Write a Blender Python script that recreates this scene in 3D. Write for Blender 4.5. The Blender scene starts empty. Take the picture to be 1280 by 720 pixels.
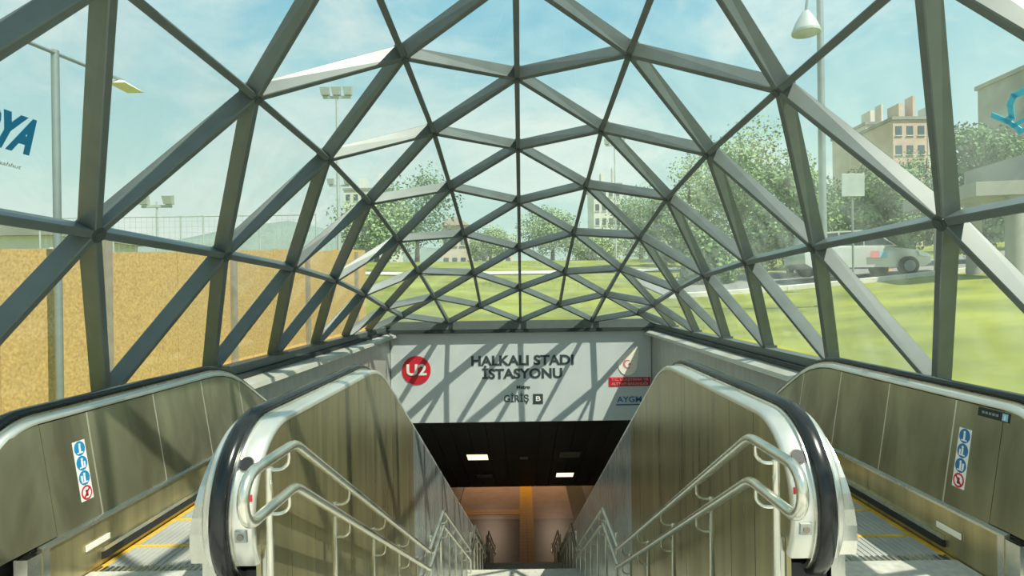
import bpy, bmesh, math, random
from mathutils import Vector, Matrix
random.seed(7)
SC = bpy.context.scene
COL = SC.collection
R = math.radians
PI = math.pi

# ------------------------------------------------------------------ camera
EYE = 1.55
F = 740.0
cam_d = bpy.data.cameras.new('camera')
cam_d.sensor_width = 36.0
cam_d.lens = F / 1280 * 36.0
cam_d.shift_x = -10 / 1280
cam_d.shift_y = 6 / 1280
cam_d.clip_start = .05
cam_d.clip_end = 2000
cam = bpy.data.objects.new('camera', cam_d)
COL.objects.link(cam)
cam.matrix_world = Matrix.Translation((0, 0, EYE)) @ Matrix.Rotation(R(90), 4, 'X') @ Matrix.Rotation(R(-.8), 4, 'Z')
SC.camera = cam

# ------------------------------------------------------------------ view, sky, sun
SC.view_settings.view_transform = 'Standard'
SC.view_settings.look = 'None'
SC.view_settings.gamma = 1
SC.view_settings.use_curve_mapping = False
SC.view_settings.exposure = 0.0
SC.cycles.max_bounces = 10
SC.cycles.transparent_max_bounces = 24

SUN_DIR = Vector((-1.13, 1.0, -2.3)).normalized()      # the way the light travels
SUN_STRENGTH = 7.2
SKY_STRENGTH = 1.2
sl = bpy.data.lights.new('sun', 'SUN')
sl.energy = SUN_STRENGTH
sl.angle = R(.6)
sl.color = (1.0, .93, .80)
so = bpy.data.objects.new('sun', sl)
COL.objects.link(so)
so.rotation_euler = SUN_DIR.to_track_quat('-Z', 'Y').to_euler()
so.location = (10, -20, 25)

w = bpy.data.worlds.new('sky')
SC.world = w
w.use_nodes = True
nt = w.node_tree
nt.nodes.clear()
def wn(t, **k):
    n = nt.nodes.new(t)
    for a, b in k.items(): setattr(n, a, b)
    return n
out = wn('ShaderNodeOutputWorld'); bg = wn('ShaderNodeBackground'); tc = wn('ShaderNodeTexCoord')
sep = wn('ShaderNodeSeparateXYZ'); nt.links.new(tc.outputs['Generated'], sep.inputs[0])
grad = wn('ShaderNodeValToRGB')
e = grad.color_ramp.elements
e[0].position = 0.0; e[0].color = (.60, .74, .66, 1)
e[1].position = 1.0; e[1].color = (.10, .31, .55, 1)
x = e.new(.18); x.color = (.54, .74, .70, 1)
x = e.new(.42); x.color = (.25, .54, .68, 1)
nt.links.new(sep.outputs['Z'], grad.inputs[0])
mp = wn('ShaderNodeMapping'); mp.inputs['Scale'].default_value = (1.0, 1.3, 2.6)
nt.links.new(tc.outputs['Generated'], mp.inputs[0])
nz = wn('ShaderNodeTexNoise'); nz.inputs['Scale'].default_value = 2.3; nz.inputs['Detail'].default_value = 7
nz.inputs['Roughness'].default_value = .62; nz.inputs['Distortion'].default_value = .35
nt.links.new(mp.outputs[0], nz.inputs['Vector'])
cr = wn('ShaderNodeValToRGB'); cr.color_ramp.elements[0].position = .44; cr.color_ramp.elements[1].position = .66
cr.color_ramp.elements[1].color = (.8, .8, .8, 1)
nt.links.new(nz.outputs[0], cr.inputs[0])
mx = wn('ShaderNodeMixRGB'); nt.links.new(cr.outputs[0], mx.inputs[0]); nt.links.new(grad.outputs[0], mx.inputs[1])
mx.inputs[2].default_value = (.86, .88, .82, 1)
nt.links.new(mx.outputs[0], bg.inputs[0]); bg.inputs[1].default_value = SKY_STRENGTH
nt.links.new(bg.outputs[0], out.inputs[0])

# ------------------------------------------------------------------ helpers: materials
def new_mat(name):
    m = bpy.data.materials.new(name); m.use_nodes = True
    return m, m.node_tree, m.node_tree.nodes['Principled BSDF']
def mat(name, col, rough=.5, metal=0.0, var=.0, scale=4.0, stretch=(1, 1, 1), bump=0.0, emit=0.0, rvar=0.0, col2=None, detail=4, dist=0.0):
    m, t, b = new_mat(name)
    c = tuple(col) + (1,)
    b.inputs['Base Color'].default_value = c
    b.inputs['Roughness'].default_value = rough
    b.inputs['Metallic'].default_value = metal
    if emit:
        b.inputs['Emission Color'].default_value = c; b.inputs['Emission Strength'].default_value = emit
    if var or bump or rvar or col2:
        tc = t.nodes.new('ShaderNodeTexCoord'); mp = t.nodes.new('ShaderNodeMapping'); mp.inputs['Scale'].default_value = stretch
        n = t.nodes.new('ShaderNodeTexNoise'); n.inputs['Scale'].default_value = scale; n.inputs['Detail'].default_value = detail
        n.inputs['Distortion'].default_value = dist
        t.links.new(tc.outputs['Object'], mp.inputs[0]); t.links.new(mp.outputs[0], n.inputs['Vector'])
        if var or col2:
            r = t.nodes.new('ShaderNodeValToRGB')
            r.color_ramp.elements[0].position = .32; r.color_ramp.elements[1].position = .68
            a = tuple(max(0, v * (1 - var)) for v in col) + (1,)
            z = tuple(min(1, v * (1 + var)) for v in (col2 or col)) + (1,)
            r.color_ramp.elements[0].color = a; r.color_ramp.elements[1].color = z
            t.links.new(n.outputs[0], r.inputs[0]); t.links.new(r.outputs[0], b.inputs['Base Color'])
        if rvar:
            q = t.nodes.new('ShaderNodeMapRange'); q.inputs['To Min'].default_value = max(.02, rough - rvar); q.inputs['To Max'].default_value = rough + rvar
            t.links.new(n.outputs[0], q.inputs['Value']); t.links.new(q.outputs[0], b.inputs['Roughness'])
        if bump:
            u = t.nodes.new('ShaderNodeBump'); u.inputs['Strength'].default_value = bump; u.inputs['Distance'].default_value = .02
            t.links.new(n.outputs[0], u.inputs['Height']); t.links.new(u.outputs[0], b.inputs['Normal'])
    return m

def glass_mat():
    m, t, b = new_mat('dusty tinted glass')
    t.nodes.remove(b)
    o = t.nodes['Material Output']
    tr = t.nodes.new('ShaderNodeBsdfTransparent'); tr.inputs[0].default_value = (.93, .965, .95, 1)
    gl = t.nodes.new('ShaderNodeBsdfGlossy'); gl.inputs['Roughness'].default_value = .03
    lw = t.nodes.new('ShaderNodeLayerWeight'); lw.inputs['Blend'].default_value = .5
    pw = t.nodes.new('ShaderNodeMath'); pw.operation = 'POWER'; pw.inputs[1].default_value = 4
    t.links.new(lw.outputs['Facing'], pw.inputs[0])
    ma = t.nodes.new('ShaderNodeMath'); ma.operation = 'MULTIPLY_ADD'; ma.inputs[1].default_value = .35; ma.inputs[2].default_value = .025
    t.links.new(pw.outputs[0], ma.inputs[0])
    m1 = t.nodes.new('ShaderNodeMixShader'); t.links.new(ma.outputs[0], m1.inputs[0]); t.links.new(tr.outputs[0], m1.inputs[1]); t.links.new(gl.outputs[0], m1.inputs[2])
    # grime: a thin film of dust that scatters a little light
    tl = t.nodes.new('ShaderNodeBsdfTranslucent'); tl.inputs[0].default_value = (.74, .84, .77, 1)
    df = t.nodes.new('ShaderNodeBsdfDiffuse'); df.inputs[0].default_value = (.70, .74, .66, 1)
    m0 = t.nodes.new('ShaderNodeMixShader'); m0.inputs[0].default_value = .35; t.links.new(tl.outputs[0], m0.inputs[1]); t.links.new(df.outputs[0], m0.inputs[2])
    tc = t.nodes.new('ShaderNodeTexCoord'); mp = t.nodes.new('ShaderNodeMapping'); mp.inputs['Scale'].default_value = (1.2, 1.2, .5)
    n = t.nodes.new('ShaderNodeTexNoise'); n.inputs['Scale'].default_value = 3; n.inputs['Detail'].default_value = 6
    t.links.new(tc.outputs['Object'], mp.inputs[0]); t.links.new(mp.outputs[0], n.inputs['Vector'])
    q = t.nodes.new('ShaderNodeMapRange'); q.inputs['From Min'].default_value = .35; q.inputs['From Max'].default_value = .75
    q.inputs['To Min'].default_value = .035; q.inputs['To Max'].default_value = .105
    t.links.new(n.outputs[0], q.inputs['Value'])
    m2 = t.nodes.new('ShaderNodeMixShader'); t.links.new(q.outputs[0], m2.inputs[0]); t.links.new(m1.outputs[0], m2.inputs[1]); t.links.new(m0.outputs[0], m2.inputs[2])
    t.links.new(m2.outputs[0], o.inputs['Surface'])
    return m

M = {}
M['frame'] = mat('green grey painted steel', (.132, .160, .152), .40, .08, .08, 6)
M['hub'] = mat('dark node steel', (.085, .11, .105), .45, .3)
M['glass'] = glass_mat()
M['steel'] = mat('brushed steel', (.70, .69, .62), .27, 1.0, .07, 5, (6, 1, .4), rvar=.08)
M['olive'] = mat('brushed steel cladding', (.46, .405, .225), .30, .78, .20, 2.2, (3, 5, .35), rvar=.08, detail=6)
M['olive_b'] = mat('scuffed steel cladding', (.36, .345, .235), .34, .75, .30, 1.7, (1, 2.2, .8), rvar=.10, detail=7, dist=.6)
M['skylit_steel'] = mat('sky reflection steel cladding', (.62, .66, .64), .28, .75, .18, 4, (3, 7, .2), rvar=.1)  # same stair cladding lower down, with the sky's reflection put into its colour
M['coping'] = mat('polished steel coping', (.84, .82, .74), .30, .75, .05, 4, (1, .6, 1), rvar=.06)
M['belt'] = mat('black rubber belt', (.016, .018, .018), .22, 0, .15, 12)
M['dark'] = mat('black plastic', (.018, .02, .022), .55)
M['rail'] = mat('satin steel rail', (.80, .78, .66), .25, .9, .05, 8)
M['step'] = mat('grey aluminium tread', (.46, .46, .43), .5, .2, .12, 3)
M['groove'] = mat('dark tread groove', (.16, .17, .17), .6, .3)
M['yellow'] = mat('worn yellow edge paint', (.72, .44, .045), .5, 0, .2, 8)
M['floor'] = mat('pale terrazzo', (.52, .51, .46), .42, 0, .14, 30, detail=8)
M['stone'] = mat('pale stair stone', (.50, .49, .43), .5, 0, .12, 18, detail=6)
M['wall'] = mat('grey wall panel', (.42, .44, .40), .38, .25, .10, 3, (1, 3, .4))
M['sill'] = mat('pale sill cladding', (.60, .59, .51), .35, .3, .06, 3)
M['gasket'] = mat('dark gasket', (.03, .04, .04), .6)
M['sign'] = mat('white sign sheet', (.60, .65, .65), .35, 0, .02, 2)
M['letter'] = mat('dark grey lettering', (.045, .06, .065), .5)
M['white'] = mat('white print', (.85, .85, .80), .5)
M['cream'] = mat('cream emblem', (.97, .92, .79), .45)
M['red'] = mat('red print', (.62, .02, .035), .4)
M['crimson'] = mat('crimson band', (.42, .045, .07), .5)
M['pinkred'] = mat('pale red print', (.70, .25, .26), .5)
M['blue'] = mat('blue print', (.03, .17, .38), .45)
M['glassblue'] = mat('blue film lettering', (.02, .25, .50), .4)
M['cyan'] = mat('cyan film', (.10, .62, .88), .4)
M['paleblue'] = mat('pale blue print', (.25, .55, .70), .45)
M['greyprint'] = mat('pale grey print', (.42, .46, .44), .5)
M['soffit'] = mat('black soffit board', (.020, .021, .022), .35, 0, .2, 2, (1, 8, 1))
M['lamp'] = mat('lit diffuser', (1.0, .86, .60), .4, emit=1.5)
M['lampdim'] = mat('unlit diffuser', (.20, .19, .14), .4)
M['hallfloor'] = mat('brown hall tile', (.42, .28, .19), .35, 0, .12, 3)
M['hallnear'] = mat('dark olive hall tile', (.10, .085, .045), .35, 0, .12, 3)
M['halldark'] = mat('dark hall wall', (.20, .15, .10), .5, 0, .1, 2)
M['tactile'] = mat('yellow tactile tile', (.70, .36, .02), .5, 0, .1, 12)
M['osb'] = mat('oriented strand board', (.53, .33, .105), .75, 0, .16, 34, (1, 1, 1), detail=8, col2=(.62, .42, .155))
M['batten'] = mat('grey brown batten', (.30, .26, .20), .8, 0, .15, 6)
M['grass'] = mat('mown grass', (.165, .20, .014), .9, 0, .25, .55, detail=9, bump=.6, col2=(.235, .25, .024))
M['road'] = mat('asphalt', (.24, .24, .23), .8, 0, .1, 3)
M['kerb'] = mat('concrete kerb', (.62, .60, .52), .8, 0, .1, 3)
M['pole'] = mat('galvanised pole', (.27, .32, .32), .5, .4, .1, 3)
M['farpole'] = mat('haze grey pole', (.42, .47, .46), .6, .1, .1, 3)  # paler than the near poles: distance haze put into the colour
M['carpaint'] = mat('silver car paint', (.62, .64, .62), .25, .4)
M['carglass'] = mat('dark car glass', (.03, .05, .055), .08, 0)
M['tyre'] = mat('tyre rubber', (.02, .02, .02), .8)
M['headlight'] = mat('headlight lens', (.75, .78, .78), .1, .3)
M['bark'] = mat('bark', (.10, .075, .05), .9, 0, .3, 8)
for i, c in enumerate([(.16, .25, .09), (.21, .30, .12), (.13, .21, .10), (.25, .32, .13)]):
    M['leaf%d' % i] = mat('tree leaves %d' % i, c, .9, 0, .35, 1.2, col2=tuple(v * 1.3 for v in c))
M['plaster'] = mat('beige plaster', (.64, .56, .46), .8, 0, .08, .5)
M['pinkpl'] = mat('pink plaster', (.58, .44, .36), .8, 0, .08, .5)
M['greyb'] = mat('grey concrete', (.30, .30, .27), .85, 0, .2, .35, detail=8)
M['whiteb'] = mat('white render', (.66, .66, .60), .8, 0, .05, .5)
M['winb'] = mat('dark window glass', (.10, .13, .15), .15)
M['hill'] = mat('hazy hillside', (.22, .28, .24), .95, 0, .2, .02)
M['cone'] = mat('orange cone', (.75, .20, .04), .6)

# ------------------------------------------------------------------ helpers: geometry
class MB:
    def __init__(s): s.v = []; s.f = []; s.m = []
    def add(s, vs, fs, mi=0):
        o = len(s.v); s.v += [tuple(v) for v in vs]
        for f in fs: s.f.append([i + o for i in f]); s.m.append(mi)
        return s
    def hexa(s, c, mi=0):                      # 8 corners: 4 bottom, 4 top
        return s.add(c, [(3, 2, 1, 0), (4, 5, 6, 7), (0, 1, 5, 4), (1, 2, 6, 5), (2, 3, 7, 6), (3, 0, 4, 7)], mi)
    def box(s, x0, x1, y0, y1, z0, z1, mi=0):
        return s.hexa([(x0, y0, z0), (x1, y0, z0), (x1, y1, z0), (x0, y1, z0), (x0, y0, z1), (x1, y0, z1), (x1, y1, z1), (x0, y1, z1)], mi)
    def prism_x(s, poly, x0, x1, mi=0, lean=None):   # polygon in (y,z) extruded in x
        n = len(poly)
        l = lean or (lambda z: 0)
        vs = [(x0, y, z) for y, z in poly] + [(x1, y, z) for y, z in poly]
        fs = [tuple(range(n)), tuple(range(2 * n - 1, n - 1, -1))]
        fs += [(i, i + n, (i + 1) % n + n, (i + 1) % n) for i in range(n)]
        return s.add(vs, fs, mi)
    def loft(s, rings, mi=0, closed=True, caps=True):
        n = len(rings[0]); vs = [p for r in rings for p in r]; fs = []
        for a in range(len(rings) - 1):
            for i in range(n if closed else n - 1):
                j = (i + 1) % n
                fs.append((a * n + i, a * n + j, (a + 1) * n + j, (a + 1) * n + i))
        if caps: fs += [tuple(range(n - 1, -1, -1)), tuple(range((len(rings) - 1) * n, len(rings) * n))]
        return s.add(vs, fs, mi)
    def tube(s, path, r, n=8, mi=0, r2=None):
        P = [Vector(p) for p in path]; rings = []; up = None
        for i, p in enumerate(P):
            t = (P[min(i + 1, len(P) - 1)] - P[max(i - 1, 0)]).normalized()
            if up is None:
                up = Vector((0, 0, 1)) if abs(t.z) < .9 else Vector((0, 1, 0))
            a = t.cross(up).normalized(); b = a.cross(t).normalized(); up = b
            q = r if r2 is None else r + (r2 - r) * i / (len(P) - 1)
            rings.append([p + (a * math.cos(k * 2 * PI / n) + b * math.sin(k * 2 * PI / n)) * q for k in range(n)])
        return s.loft(rings, mi)
    def disc(s, c, n, r, h, seg=20, mi=0, r2=None):   # short cylinder from c along n
        n = Vector(n).normalized(); c = Vector(c)
        return s.tube([c, c + n * h], r, seg, mi, r2)
    def build(s, name, mats, parent=None, smooth=False, bevel=0, angle=40):
        me = bpy.data.meshes.new(name); me.from_pydata(s.v, [], s.f)
        for m in (mats if isinstance(mats, (list, tuple)) else [mats]): me.materials.append(m)
        for p, i in zip(me.polygons, s.m): p.material_index = i
        bm = bmesh.new(); bm.from_mesh(me); bmesh.ops.recalc_face_normals(bm, faces=bm.faces); bm.to_mesh(me); bm.free()
        o = bpy.data.objects.new(name, me); COL.objects.link(o)
        if parent: o.parent = parent
        if smooth:
            for p in me.polygons: p.use_smooth = True
            me.set_sharp_from_angle(angle=R(angle))
        if bevel:
            b = o.modifiers.new('bevel', 'BEVEL'); b.width = bevel; b.segments = 2; b.limit_method = 'ANGLE'
        return o
def empty(name, loc=(0, 0, 0), rz=0):
    o = bpy.data.objects.new(name, None); COL.objects.link(o); o.location = loc; o.rotation_euler.z = rz
    o.empty_display_size = .2
    return o
def tag(o, label=None, cat=None, group=None, kind=None):
    if label: o['label'] = label
    if cat: o['category'] = cat
    if group: o['group'] = group
    if kind: o['kind'] = kind
    return o
def struct(o, label, cat):
    return tag(o, label, cat, None, 'structure')
def local(o):                                   # keep world placing while parented to an Empty
    o.matrix_parent_inverse = o.parent.matrix_basis.inverted(); return o
def text_mesh(body, size, depth, name, m, parent, loc, right, up, width=None, align='CENTER', bold=0.0):
    c = bpy.data.curves.new(name, 'FONT'); c.body = body; c.size = size; c.extrude = depth / 2; c.align_x = align; c.align_y = 'CENTER'; c.offset = bold
    c.resolution_u = 4
    t = bpy.data.objects.new(name, c); COL.objects.link(t)
    dg = bpy.context.evaluated_depsgraph_get(); me = bpy.data.meshes.new_from_object(t.evaluated_get(dg))
    bpy.data.objects.remove(t); bpy.data.curves.remove(c)
    me.materials.clear(); me.materials.append(m)
    if width:
        xs = [v.co.x for v in me.vertices]; k = width / (max(xs) - min(xs))
        for v in me.vertices: v.co.x *= k
    right = Vector(right).normalized(); up = Vector(up).normalized(); n = right.cross(up)
    mat4 = Matrix((right, up, n)).transposed().to_4x4(); mat4.translation = Vector(loc)
    me.transform(mat4)
    o = bpy.data.objects.new(name, me); COL.objects.link(o); o.parent = parent
    return o
def px(X, Y, y):                                # photograph pixel -> point at depth y
    a = R(.8); dx, dy = X - 650, Y - 366
    return Vector(((dx - dy * math.sin(a)) * y / F, y, EYE - (dy + dx * math.sin(a)) * y / F))

# ------------------------------------------------------------------ levels shared by stairs and escalators
FLIGHT = 2.04; RUN = 3.6; LAND = 1.15; Y0 = 2.55; PITCH = .54
YB = 19.3                                       # foot of the escalators
def drop(y):
    if y < 4.50: return 0.0
    if y < 5.10: return PITCH / .6 * (y - 4.50) ** 2 / 2
    return min(8.16 + .125, .162 + PITCH * (y - 5.10))
def stair_z(y):
    z = 0; yy = Y0
    for k in range(4):
        if y <= yy: return z
        if y < yy + RUN: return z - FLIGHT * (y - yy) / RUN
        z -= FLIGHT; yy += RUN + LAND
    return z
HALL = -4 * FLIGHT
FZ = .125                                       # the upper landing

# ------------------------------------------------------------------ ground outside
def ground_h(x, y):
    d = math.hypot(max(abs(x) - 3.25, 0), max(y - 13.8, 0))
    h = .60 + .108 * min(d, 34) + .02 * max(d - 34, 0)
    if x < -3.25:                              # the strip behind the hoarding lies lower and flat
        k = min(1, (-3.25 - x) / .4) * min(1, max(0, (19 - y) / 4))
        h = h * (1 - k) + (.28 + .108 * max(0, d - 6)) * k
    return h
def patch(xs, ys, lift=0.0, keep=None, thick=None):
    g = MB(); n = len(ys)
    vs = [(x, y, ground_h(x, y) + lift) for x in xs for y in ys]; fs = []
    for i in range(len(xs) - 1):
        for j in range(n - 1):
            if keep and not keep((xs[i] + xs[i + 1]) / 2, (ys[j] + ys[j + 1]) / 2): continue
            fs.append((i * n + j, (i + 1) * n + j, (i + 1) * n + j + 1, i * n + j + 1))
    g.add(vs, fs)
    return g
xs = [-160, -120, -90, -65, -48] + [v for v in range(-36, -4, 3)] + [-4.2, -3.65, -3.25, -1.6, 0, 1.6, 3.25, 4] + [v for v in range(6, 38, 3)] + [48, 65, 90, 120, 160]
ys = [-14, -10, -6, -2, 1, 4, 7, 10, 12, 13.8, 15, 16.5, 18, 20, 22, 24, 27, 30, 34, 38, 44, 52, 65, 85, 110, 150, 220]
lawn = patch(xs, ys, 0, lambda x, y: not (abs(x) < 3.25 and y < 13.8)).build('lawn', M['grass'], None, True, angle=60)
struct(lawn, 'sunlit green lawn rising away from the glass canopy', 'lawn')
rx = [5 + i for i in range(0, 45, 2)]
road = patch(rx, [20.2, 21, 22, 23, 24, 25.5, 27], .05).build('road', M['road'], None)
struct(road, 'grey asphalt road running past the lawn on the right', 'road')
kb = MB()
for a in range(len(rx) - 1):
    c = []
    for (yy, up) in ((19.9, -.1), (20.2, -.1), (20.2, .14), (19.9, .14)):
        c.append((yy, up))
    r0 = [(rx[a], yy, ground_h(rx[a], yy) + u) for yy, u in c]; r1 = [(rx[a + 1] - .02, yy, ground_h(rx[a + 1], yy) + u) for yy, u in c]
    kb.loft([r0, r1])
struct(kb.build('kerb', M['kerb'], None), 'pale concrete kerb between the lawn and the road', 'kerb')
pth = patch([-9, -6, -3, 0, 3, 6, 9, 12], [31.5, 32.5, 33.5], .05).build('path', M['kerb'], None)
struct(pth, 'pale footpath crossing the far lawn beyond the canopy end', 'path')

# ------------------------------------------------------------------ floor, walls, sills, portal, soffit, hall
fl = MB(); fl.box(-2.95, 2.95, -8, 2.0, -.25, FZ); fl.box(-1.148, 1.148, 2.0, Y0, -.25, FZ)
struct(fl.build('floor', M['floor'], None), 'pale terrazzo landing at the top of the stairs and escalators', 'floor')
for s, nm in ((-1, 'left'), (1, 'right')):
    g = MB(); a, b = sorted((s * 2.95, s * 3.20))
    g.box(a, b, -8, 13.55, -9, .64); g.box(a, b, 13.55, 34, -9, -1.2)
    struct(g.build('wall_' + nm, M['wall'], None), 'grey panelled side wall below the canopy on the %s, beside the escalator' % nm, 'wall')
    # sill: sloped pale ledge with a dark gasket over it and a shadow gap below
    g = MB()
    g.prism_x([], 0, 0) if False else None
    p = [(2.78, .585), (2.80, .635), (2.96, .685), (3.12, .685), (3.12, .60), (2.96, .585)]
    g.loft([[(s * x, yy, z) for x, z in p] for yy in (-8, 13.32)])
    struct(g.build('trim_%d' % (1 if s < 0 else 2), M['sill'], None), 'pale sloping sill ledge below the canopy on the %s' % nm, 'sill')
    g = MB(); a, b = sorted((s * 2.93, s * 3.12)); g.box(a, b, -8, 13.32, .686, .735)
    struct(g.build('trim_%d' % (3 if s < 0 else 4), M['gasket'], None), 'dark gasket strip under the canopy base rail on the %s' % nm, 'trim')
    # stainless cover deck between balustrade and wall
    g = MB(); yl = [1.9 + .3 * i for i in range(62)]
    g.loft([[(s * x, yy, zz - drop(yy)) for x, zz in ((2.64, .36), (2.64, .47), (2.945, .50), (2.945, .36))] for yy in yl])
    struct(g.build('trim_%d' % (5 if s < 0 else 6), M['sill'], None), 'steel cover deck between the outer balustrade and the %s wall' % nm, 'deck')
g = MB(); g.box(-3.2, 3.2, 13.42, 13.70, -1.36, .70)
g.box(-3.1, 3.1, 13.25, 13.42, .665, .735, 1)
struct(g.build('wall_front', [M['wall'], M['gasket']], None), 'fascia wall over the tunnel mouth behind the station sign', 'wall')
# soffit of dark boards sloping down with the stairs
SA, SZ, SS = 13.44, -1.36, .577
def sof(y): return SZ - SS * (y - SA)
g = MB(); nb = 14
for i in range(nb):
    x0 = -2.94 + i * 5.88 / nb; x1 = x0 + 5.88 / nb - .014
    for (ya, yb) in ((13.45, 16.44), (16.455, 19.4)):
        g.hexa([(x0, ya, sof(ya)), (x1, ya, sof(ya)), (x1, yb, sof(yb)), (x0, yb, sof(yb)), (x0, ya, sof(ya) + .05), (x1, ya, sof(ya) + .05), (x1, yb, sof(yb) + .05), (x0, yb, sof(yb) + .05)])
g.hexa([(-3.2, 13.45, sof(13.45) + .06), (3.2, 13.45, sof(13.45) + .06), (3.2, 19.5, sof(19.5) + .06), (-3.2, 19.5, sof(19.5) + .06), (-3.2, 13.7, .1), (3.2, 13.7, .1), (3.2, 19.5, sof(19.5) + .3), (-3.2, 19.5, sof(19.5) + .3)])
struct(g.build('ceiling', M['soffit'], None), 'black boarded soffit sloping down over the stairs', 'ceiling')
g = MB(); g.box(-6, 6, 19.5, 34, sof(19.4) - .02, sof(19.4) + .3)
struct(g.build('ceiling_2', M['halldark'], None), 'flat ceiling of the lower ticket hall', 'ceiling')
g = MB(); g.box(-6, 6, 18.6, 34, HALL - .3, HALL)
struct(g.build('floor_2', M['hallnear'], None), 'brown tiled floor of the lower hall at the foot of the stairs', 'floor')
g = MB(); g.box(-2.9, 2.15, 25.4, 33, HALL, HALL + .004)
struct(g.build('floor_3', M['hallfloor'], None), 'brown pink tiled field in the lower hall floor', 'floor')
g = MB(); g.box(-6, 6, 34, 34.3, -9, -4)
struct(g.build('wall_back', M['halldark'], None), 'dark back wall of the lower hall', 'wall')
for k, (ly, lx) in enumerate(((30.5, -1.6), (30.5, 1.6))):
    t = tag(empty('hall_light', (lx, ly, sof(19.4) - .02)), ('left' if lx < 0 else 'right') + ' one of two lit ceiling panels over the lower hall floor', 'ceiling light', 'hall ceiling lights')
    q = MB(); q.box(-.65, .65, -.65, .65, -.05, 0); q.build('frame', M['dark'], t)
    q = MB(); q.box(-.6, .6, -.6, .6, -.07, -.051); q.build('diffuser', M['lamp'], t)
    al = bpy.data.lights.new('hall_lamp', 'AREA'); al.energy = 60; al.size = 1.1; al.color = (1, .72, .5)
    ao = bpy.data.objects.new('hall_lamp', al); COL.objects.link(ao); ao.parent = t; ao.location = (0, 0, -.09)
# tactile paving on hall floor
g = MB()
def tiles(x0, x1, y0, y1):
    nx = max(1, round((x1 - x0) / .3)); ny = max(1, round((y1 - y0) / .3))
    for i in range(nx):
        for j in range(ny):
            a = x0 + (x1 - x0) * i / nx; b = x0 + (x1 - x0) * (i + 1) / nx; c = y0 + (y1 - y0) * j / ny; d = y0 + (y1 - y0) * (j + 1) / ny
            g.box(a + .006, b - .006, c + .006, d - .006, HALL + .002, HALL + .016)
tiles(-.15, .45, 20.9, 33); tiles(-2.6, -.15, 25.9, 26.5); tiles(-1.3, -.15, 20.9, 21.3); tiles(.45, 1.5, 20.9, 21.3)
tag(g.build('tactile_paving', M['tactile'], None), 'yellow tactile guide strip crossing the lower hall floor', 'tactile paving')

# ------------------------------------------------------------------ staircase
g = MB(); z = FZ; yy = Y0; top = []
for k in range(4):
    n_r = 13 if k == 0 else 12
    d_z = (FLIGHT + (FZ if k == 0 else 0)) / n_r
    for i in range(n_r):
        z -= d_z
        top += [(yy + RUN * i / n_r, z), (yy + RUN * (i + 1) / n_r, z)]
    yy += RUN
    if k < 3: top[-1] = (yy + LAND, z); yy += LAND
bot = [(y, stair_z(y) - .45) for y, _ in reversed(top)]
# build as strips so every face stays convex
for i in range(len(top) - 1):
    (ya, za), (yb, zb) = top[i], top[i + 1]
    if yb - ya > .001:
        g.box(-1.145, 1.145, ya, yb + .01, za - .5, za)
        g.box(-1.145, 1.145, ya - .012, ya + .001, za - .035, za)          # nosing lip
        g.box(-1.05, 1.05, ya + .02, ya + .055, za, za + .003, 1)         # dark grip strip
struct(g.build('staircase', [M['stone'], M['letter']], None), 'wide stone staircase with three landings descending between the escalators', 'staircase')

# ------------------------------------------------------------------ canopy
KE, KS, KD = 13.34, 1.5, 9
ZB = .73
TAB = {0: ([.15, .88, 1.57, 2.15, 2.60, 2.93, 3.14, 3.26, 3.33, 3.36], [0] * 10, 0),
       1: ([.52, 1.16, 1.75, 2.245, 2.605, 2.85, 3.00, 3.09, 3.14], [.84, .85, .885, .92, .93, .965, .98, .98, .98], .5),
       2: ([.14, .725, 1.185, 1.61, 1.95, 2.155, 2.27, 2.34, 2.38, 2.40], [1.62, 1.71, 1.75, 1.79, 1.83, 1.865, 1.91, 1.93, 1.94, 1.94], 0),
       3: ([.325, .545, .81, 1.01, 1.115, 1.17, 1.21, 1.23, 1.24], [2.505, 2.49, 2.51, 2.51, 2.51, 2.52, 2.56, 2.57, 2.58], .5),
       4: ([.07] * 10, [3.03] * 10, 0)}
def knode(i, n):                                # rib i (-4..4), n-th node
    H, X, o = TAB[abs(i)]
    return Vector((X[n] * (1 if i > 0 else -1 if i < 0 else 0), KE - KS * (n + o), ZB + H[n]))
nodes = {(i, n): knode(i, n) for i in range(-4, 5) for n in range(len(TAB[abs(i)][0]))}
tris = []
for i in range(-4, 4):
    ev, od = (i, i + 1) if i % 2 == 0 else (i + 1, i)
    for n in range(9): tris.append(((ev, n), (ev, n + 1), (od, n)))
    for n in range(8): tris.append(((od, n), (od, n + 1), (ev, n + 1)))
for o in (-3, -1, 1, 3): tris.append(((o - 1, 0), (o + 1, 0), (o, 0)))
nrm = {k: Vector() for k in nodes}
for t in tris:
    a, b, c = (nodes[k] for k in t); n = (b - a).cross(c - a).normalized()
    if n.dot((a + b + c) / 3 - Vector((0, (a.y + b.y + c.y) / 3, .3))) < 0: n = -n
    for k in t: nrm[k] += n
for k in nrm: nrm[k].normalize()
def in_view(pts):
    best = 0
    qs = []
    for p in pts:
        if p.y < .3: continue
        X = 650 + p.x * F / p.y; Y = 366 - (p.z - EYE) * F / p.y; qs.append((X, Y))
    if len(qs) < 2: return 0
    x0 = max(0, min(q[0] for q in qs)); x1 = min(1280, max(q[0] for q in qs)); y0 = max(0, min(q[1] for q in qs)); y1 = min(560, max(q[1] for q in qs))
    return 0 if (x1 <= x0 or y1 <= y0) else math.hypot(x1 - x0, y1 - y0)
canopy = tag(empty('glass_canopy', (0, 6, .8)), 'grey-green steel canopy of triangular glass panes vaulting over the stairs and escalators', 'glass canopy')
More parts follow.
